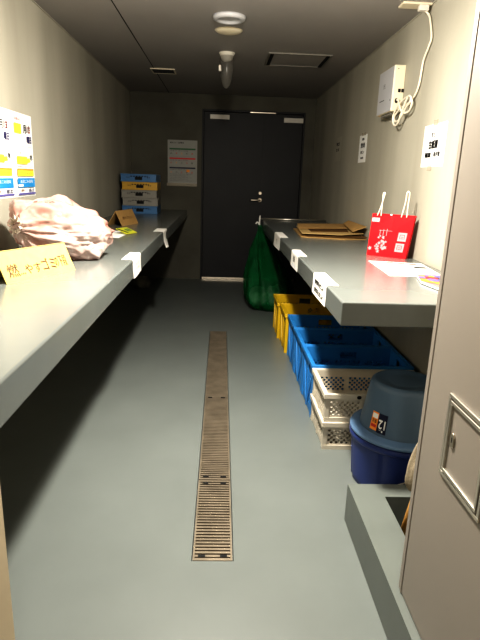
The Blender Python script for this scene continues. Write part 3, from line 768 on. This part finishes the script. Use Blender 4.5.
I = [('r', .002, .192, .044, .216, 'pink_ink'), ('r', .006, .197, .015, .211, 'paper'), ('r', .018, .197, .027, .211, 'paper'), ('r', .030, .197, .040, .211, 'paper')]
I += [('r', .160, .095, .208, .143, 'pink_ink'), ('r', .157, .035, .205, .083, 'pink_ink')]
for (ox, oz) in ((.168, .103), (.165, .043)):      # line motifs inside the two square stamps
    I += [('r', ox+.002, oz+.026, ox+.030, oz+.0285, 'red_ink'), ('r', ox+.002, oz+.004, ox+.0045, oz+.026, 'red_ink'), ('r', ox+.027, oz+.004, ox+.0295, oz+.026, 'red_ink'),
          ('r', ox+.009, oz+.015, ox+.023, oz+.0175, 'red_ink'), ('r', ox+.009, oz+.006, ox+.023, oz+.0085, 'red_ink')]
I += [('p', [(.006+.013*math.cos(k*PI/5)*(1 if k % 2 else .6)+.008, .042+.013*math.sin(k*PI/5)*(1 if k % 2 else .6)) for k in range(10)], 'pink_ink')]
rnd = random.Random(4)
for k in range(26):                       # generic pale blossom cluster
    a = rnd.random()*6.28; r_ = .040*math.sqrt(rnd.random())
    cx_, cz_ = .074+r_*math.cos(a)*.85, .073+r_*math.sin(a)*1.25
    pr = .007+.006*rnd.random()
    I.append(('p', [(cx_+pr*math.cos(q*PI/5)*(1 if q % 2 else .45), cz_+pr*math.sin(q*PI/5)*(1 if q % 2 else .45)) for q in range(10)], 'pink_ink'))
for k in range(3): I.append(('r', .058+k*.018, .118, .061+k*.018, .150+k*.004, 'pink_ink'))
I.append(('r', .052, .146, .125, .148, 'pink_ink'))
pr_ = printing('printing', t, Tred, I, .0008)
MB().lathe([(.0001, -.003), (.006, -.002), (.006, .003)], 10, T=lambda x, y, z: (BW*.52+x, .014+z, BHt-.004+y)).build('closure_tab', M['paper'], t)

# papers and booklet beside it
t = thing('loose_paper', 'white printed sheet lying in front of the red shopping bag', 'paper', (.925, 2.56, RZ+.0003), 0)
PP = [(-.132, .225), (-.148, -.205), (-.04, -.225), (.135, .175)]
MB().prism([(-.13, .225), (-.153, -.222), (.10, -.215), (.137, .17)], lambda u, v, w: (u, v, w), 0, .002).build('paper_sheet', M['paper'], t)
printing('printing', t, lambda u, v, w: (u, v, .002+w), [('r', -.055+k*.055, .145-k*.012, -.012+k*.055, .178-k*.012, ('ink', 'grey_ink', 'brown_ink')[k]) for k in range(3)] + [('r', -.07, .09, -.06, .10, 'grey_ink'), ('r', .045, .0, .108, .045, 'ink')])
t = thing('booklet', 'colourful orange and purple booklet at the near end of the right counter', 'booklet', (.965, 2.19, RZ+.0026), 0)
BP = [(-.075, .135), (-.115, -.03), (-.095, -.165), (.10, -.17), (.115, .13)]
MB().prism(BP, lambda u, v, w: (u, v, w), 0, .009).build('pages', M['paper'], t, bevel=.001)
MB().prism(BP, lambda u, v, w: (u, v, w), .0092, .0105).build('cover', M['magazine'], t)
rnd = random.Random(9); I = []
for k in range(22):
    x, y = -.085+rnd.random()*.16, -.14+rnd.random()*.24; s_ = .012+rnd.random()*.018
    I.append(('p', [(x+s_*math.cos(q*PI/4), y+s_*1.4*math.sin(q*PI/4)) for q in range(8)], rnd.choice(['orange_ink', 'violet_ink', 'brown_ink', 'orange_ink', 'red_ink', 'violet_ink'])))
printing('printing', t, lambda u, v, w: (u, v, .0107+w), I)

# ------------------------------------------------------------------ router box, socket and cable on the right wall
t = thing('router_box', 'white flat router box on the right wall with looped cable below', 'router box', (XR, 3.575, 1.68))
TH = .068; by0, by1, bz = -.155, .155, .262
MB().box(-TH, by0, 0, -.0, by1, bz).build('case', M['cream'], t, bevel=.005)
MB().box(-TH-.002, by0+.004, .004, -TH, by1-.004, bz-.004).build('front_cover', M['grey_plastic'], t, bevel=.001)
printing('lettering', t, lambda u, v, w: (-TH-.0022-w, -u, v), [('t', -.05, .150, .0, .180, '光', 'grey_ink', .0), ('t', -.105, .075, .03, .090, 'UNIT 01', 'grey_ink', .0) if 0 else ('r', -.105, .078, .0, .084, 'grey_ink'), ('r', .118, .062, .128, .072, 'ink')])
for k in range(2): MB().box(-.036+k*.020, by0-.0015, .108, -.020+k*.020, by0+.002, .128).build('port', M['dark'], t)
MB().lathe([(.0001, -.002), (.010, -.002), (.011, .001)], 16, T=lambda x, y, z: (-.040+x, by0+z, .060+y*1.4)).build('cable_socket', M['dark'], t)
MB().lathe([(.0001, -.0015), (.003, -.0015), (.003, .001)], 10, T=lambda x, y, z: (-.045+x, by0+z, .240+y)).build('screw', M['dark'], t)
MB().box(-.05, by0+.06, -.012, -.0, by1-.05, 0).build('bracket', M['crate_grey'], t)
t = thing('ceiling_socket', 'white ceiling socket plate above the router box', 'socket', (1.005, 3.12, ZC))
MB().box(-.075, -.045, -.012, .082, .045, 0).build('plate', M['cream'], t, bevel=.004)
MB().box(.015, -.045, -.040, .065, -.008, -.012).build('plug', M['white_plastic'], t, bevel=.004)
pc = [(1.050, 3.10, 2.150), (1.075, 3.095, 2.128), (1.080, 3.07, 2.095), (1.080, 3.02, 2.00), (1.080, 3.05, 1.955), (1.080, 3.10, 1.905), (1.080, 3.115, 1.84), (1.080, 3.13, 1.785), (1.080, 3.18, 1.735), (1.075, 3.27, 1.705),
      (1.062, 3.34, 1.690), (1.055, 3.405, 1.665), (1.05, 3.43, 1.640), (1.05, 3.38, 1.615), (1.05, 3.30, 1.63), (1.05, 3.22, 1.675), (1.052, 3.16, 1.705), (1.056, 3.19, 1.735), (1.06, 3.28, 1.735), (1.05, 3.36, 1.71),
      (1.045, 3.43, 1.655), (1.045, 3.40, 1.60), (1.045, 3.33, 1.60), (1.045, 3.25, 1.68), (1.05, 3.19, 1.735), (1.058, 3.15, 1.70), (1.06, 3.19, 1.655), (1.05, 3.27, 1.655), (1.045, 3.33, 1.70), (1.05, 3.385, 1.742), (1.0515, 3.412, 1.742)]
o = MB().tube(catmull(pc, 8), .0058, 8).build('power_cable', M['cord'], smooth=True)
tag(o, 'white cable hanging from the ceiling socket and looped beside the router box', 'cable')

# ------------------------------------------------------------------ rail at the far end of the right counter, and green bag
o = MB().tube([(.385, 5.522, RZ+.0095), (1.085, 5.522, RZ+.0095)], .0085, 12).build('end_rail', M['alu'], smooth=True)
tag(o, 'thin pale rail across the far end of the right counter', 'rail')
t = thing('net_bag', 'dark green net bag hanging from the far corner of the right counter', 'net bag', (.475, 5.16, 0))
prof_ = [(0, .16, .13), (.02, .20, .16), (.08, .235, .20), (.18, .235, .205), (.30, .215, .185), (.42, .175, .14), (.55, .125, .09), (.64, .072, .055), (.70, .040, .035), (.745, .022, .02), (.79, .016, .016)]
def interp(z):
    for (a, b_) in zip(prof_[:-1], prof_[1:]):
        if a[0] <= z <= b_[0]:
            f_ = (z-a[0])/(b_[0]-a[0]); return a[1]+(b_[1]-a[1])*f_, a[2]+(b_[2]-a[2])*f_
    return prof_[-1][1], prof_[-1][2]
def net(u, v):
    z = .79*v; rx, ry = interp(z); a = 2*PI*u
    fold = 1 + (.05+.14*v)*math.sin(7*a+3*v) + .06*math.sin(12*a-2*v)
    fold += .12*noise.noise(Vector((math.cos(a)*1.6, math.sin(a)*1.6, z*4)))
    cx_ = .055 - .13*v**.9; cy_ = -.05 + .41*max(0, v-.05)**1.15
    return (cx_ + rx*math.cos(a)*fold, cy_ + ry*math.sin(a)*fold, z+.002)
b = MB().grid(net, 96, 40, closeu=True); b.f.append(tuple(reversed(range(96)))); b.mi.append(0)
b.build('net_body', M['green_net'], t, smooth=True)
b = MB(); 
q = MB().grid(lump(0, .10, .09, .105, 5), 36, 20, closeu=True)
o = q.build('contents', M['green_in'], t, smooth=True); o.location = (-.085, -.06, .03)
q = MB().grid(lump(0, .10, .10, .11, 8), 36, 20, closeu=True)
o = q.build('contents', M['green_in'], t, smooth=True); o.location = (.08, -.01, .03)
kn = catmull([(-.075, .34, .775), (-.078, .335, .83), (-.075, .345, .872), (-.072, .375, .880), (-.075, .388, .852), (-.078, .37, .80), (-.075, .35, .785), (-.10, .34, .82), (-.115, .345, .80)], 6)
tag(MB().tube(kn, .008, 8).build('drawstring', M['label_paper'], t, smooth=True), 'pale knotted drawstring')

# ------------------------------------------------------------------ light
for (lx_, ly_, lz_, en, kd) in ((LXp, LYp, 1.985, 80, 'POINT'), (LXp, LYp, 2.09, 60, 'AREA'), (LXp, -.35, 1.985, 22, 'POINT')):
    ld = bpy.data.lights.new('downlight_lamp', kd); ld.energy = en; ld.color = (1, .945, .85)
    if kd == 'AREA': ld.shape = 'DISK'; ld.size = .11
    else: ld.shadow_soft_size = .05
    lo = bpy.data.objects.new('downlight_lamp', ld); lo.location = (lx_, ly_, lz_); col.objects.link(lo)
w = bpy.data.worlds.new('dim_world'); bpy.context.scene.world = w; w.use_nodes = True
bg = w.node_tree.nodes['Background']; bg.inputs['Color'].default_value = (.8, .9, 1, 1); bg.inputs['Strength'].default_value = .004

# ------------------------------------------------------------------ camera
F, PIT, YAW, ROL = 526.37, math.radians(15.057), math.radians(2.400), math.radians(2.007)
fw = Vector((math.sin(YAW)*math.cos(PIT), math.cos(YAW)*math.cos(PIT), -math.sin(PIT)))
r = Vector((math.cos(YAW), -math.sin(YAW), 0)); u = r.cross(fw)
r2 = r*math.cos(ROL)+u*math.sin(ROL); u2 = u*math.cos(ROL)-r*math.sin(ROL)
cd = bpy.data.cameras.new('camera'); cam = bpy.data.objects.new('camera', cd); col.objects.link(cam)
cam.matrix_world = Matrix(((r2.x, u2.x, -fw.x, 0), (r2.y, u2.y, -fw.y, 0), (r2.z, u2.z, -fw.z, 1.25), (0, 0, 0, 1)))
cd.sensor_fit = 'VERTICAL'; cd.sensor_height = 36; cd.lens = F/640*36; cd.clip_start = .02
sc = bpy.context.scene; sc.camera = cam
sc.view_settings.view_transform = 'Standard'; sc.view_settings.look = 'High Contrast'; sc.view_settings.exposure = 0.0
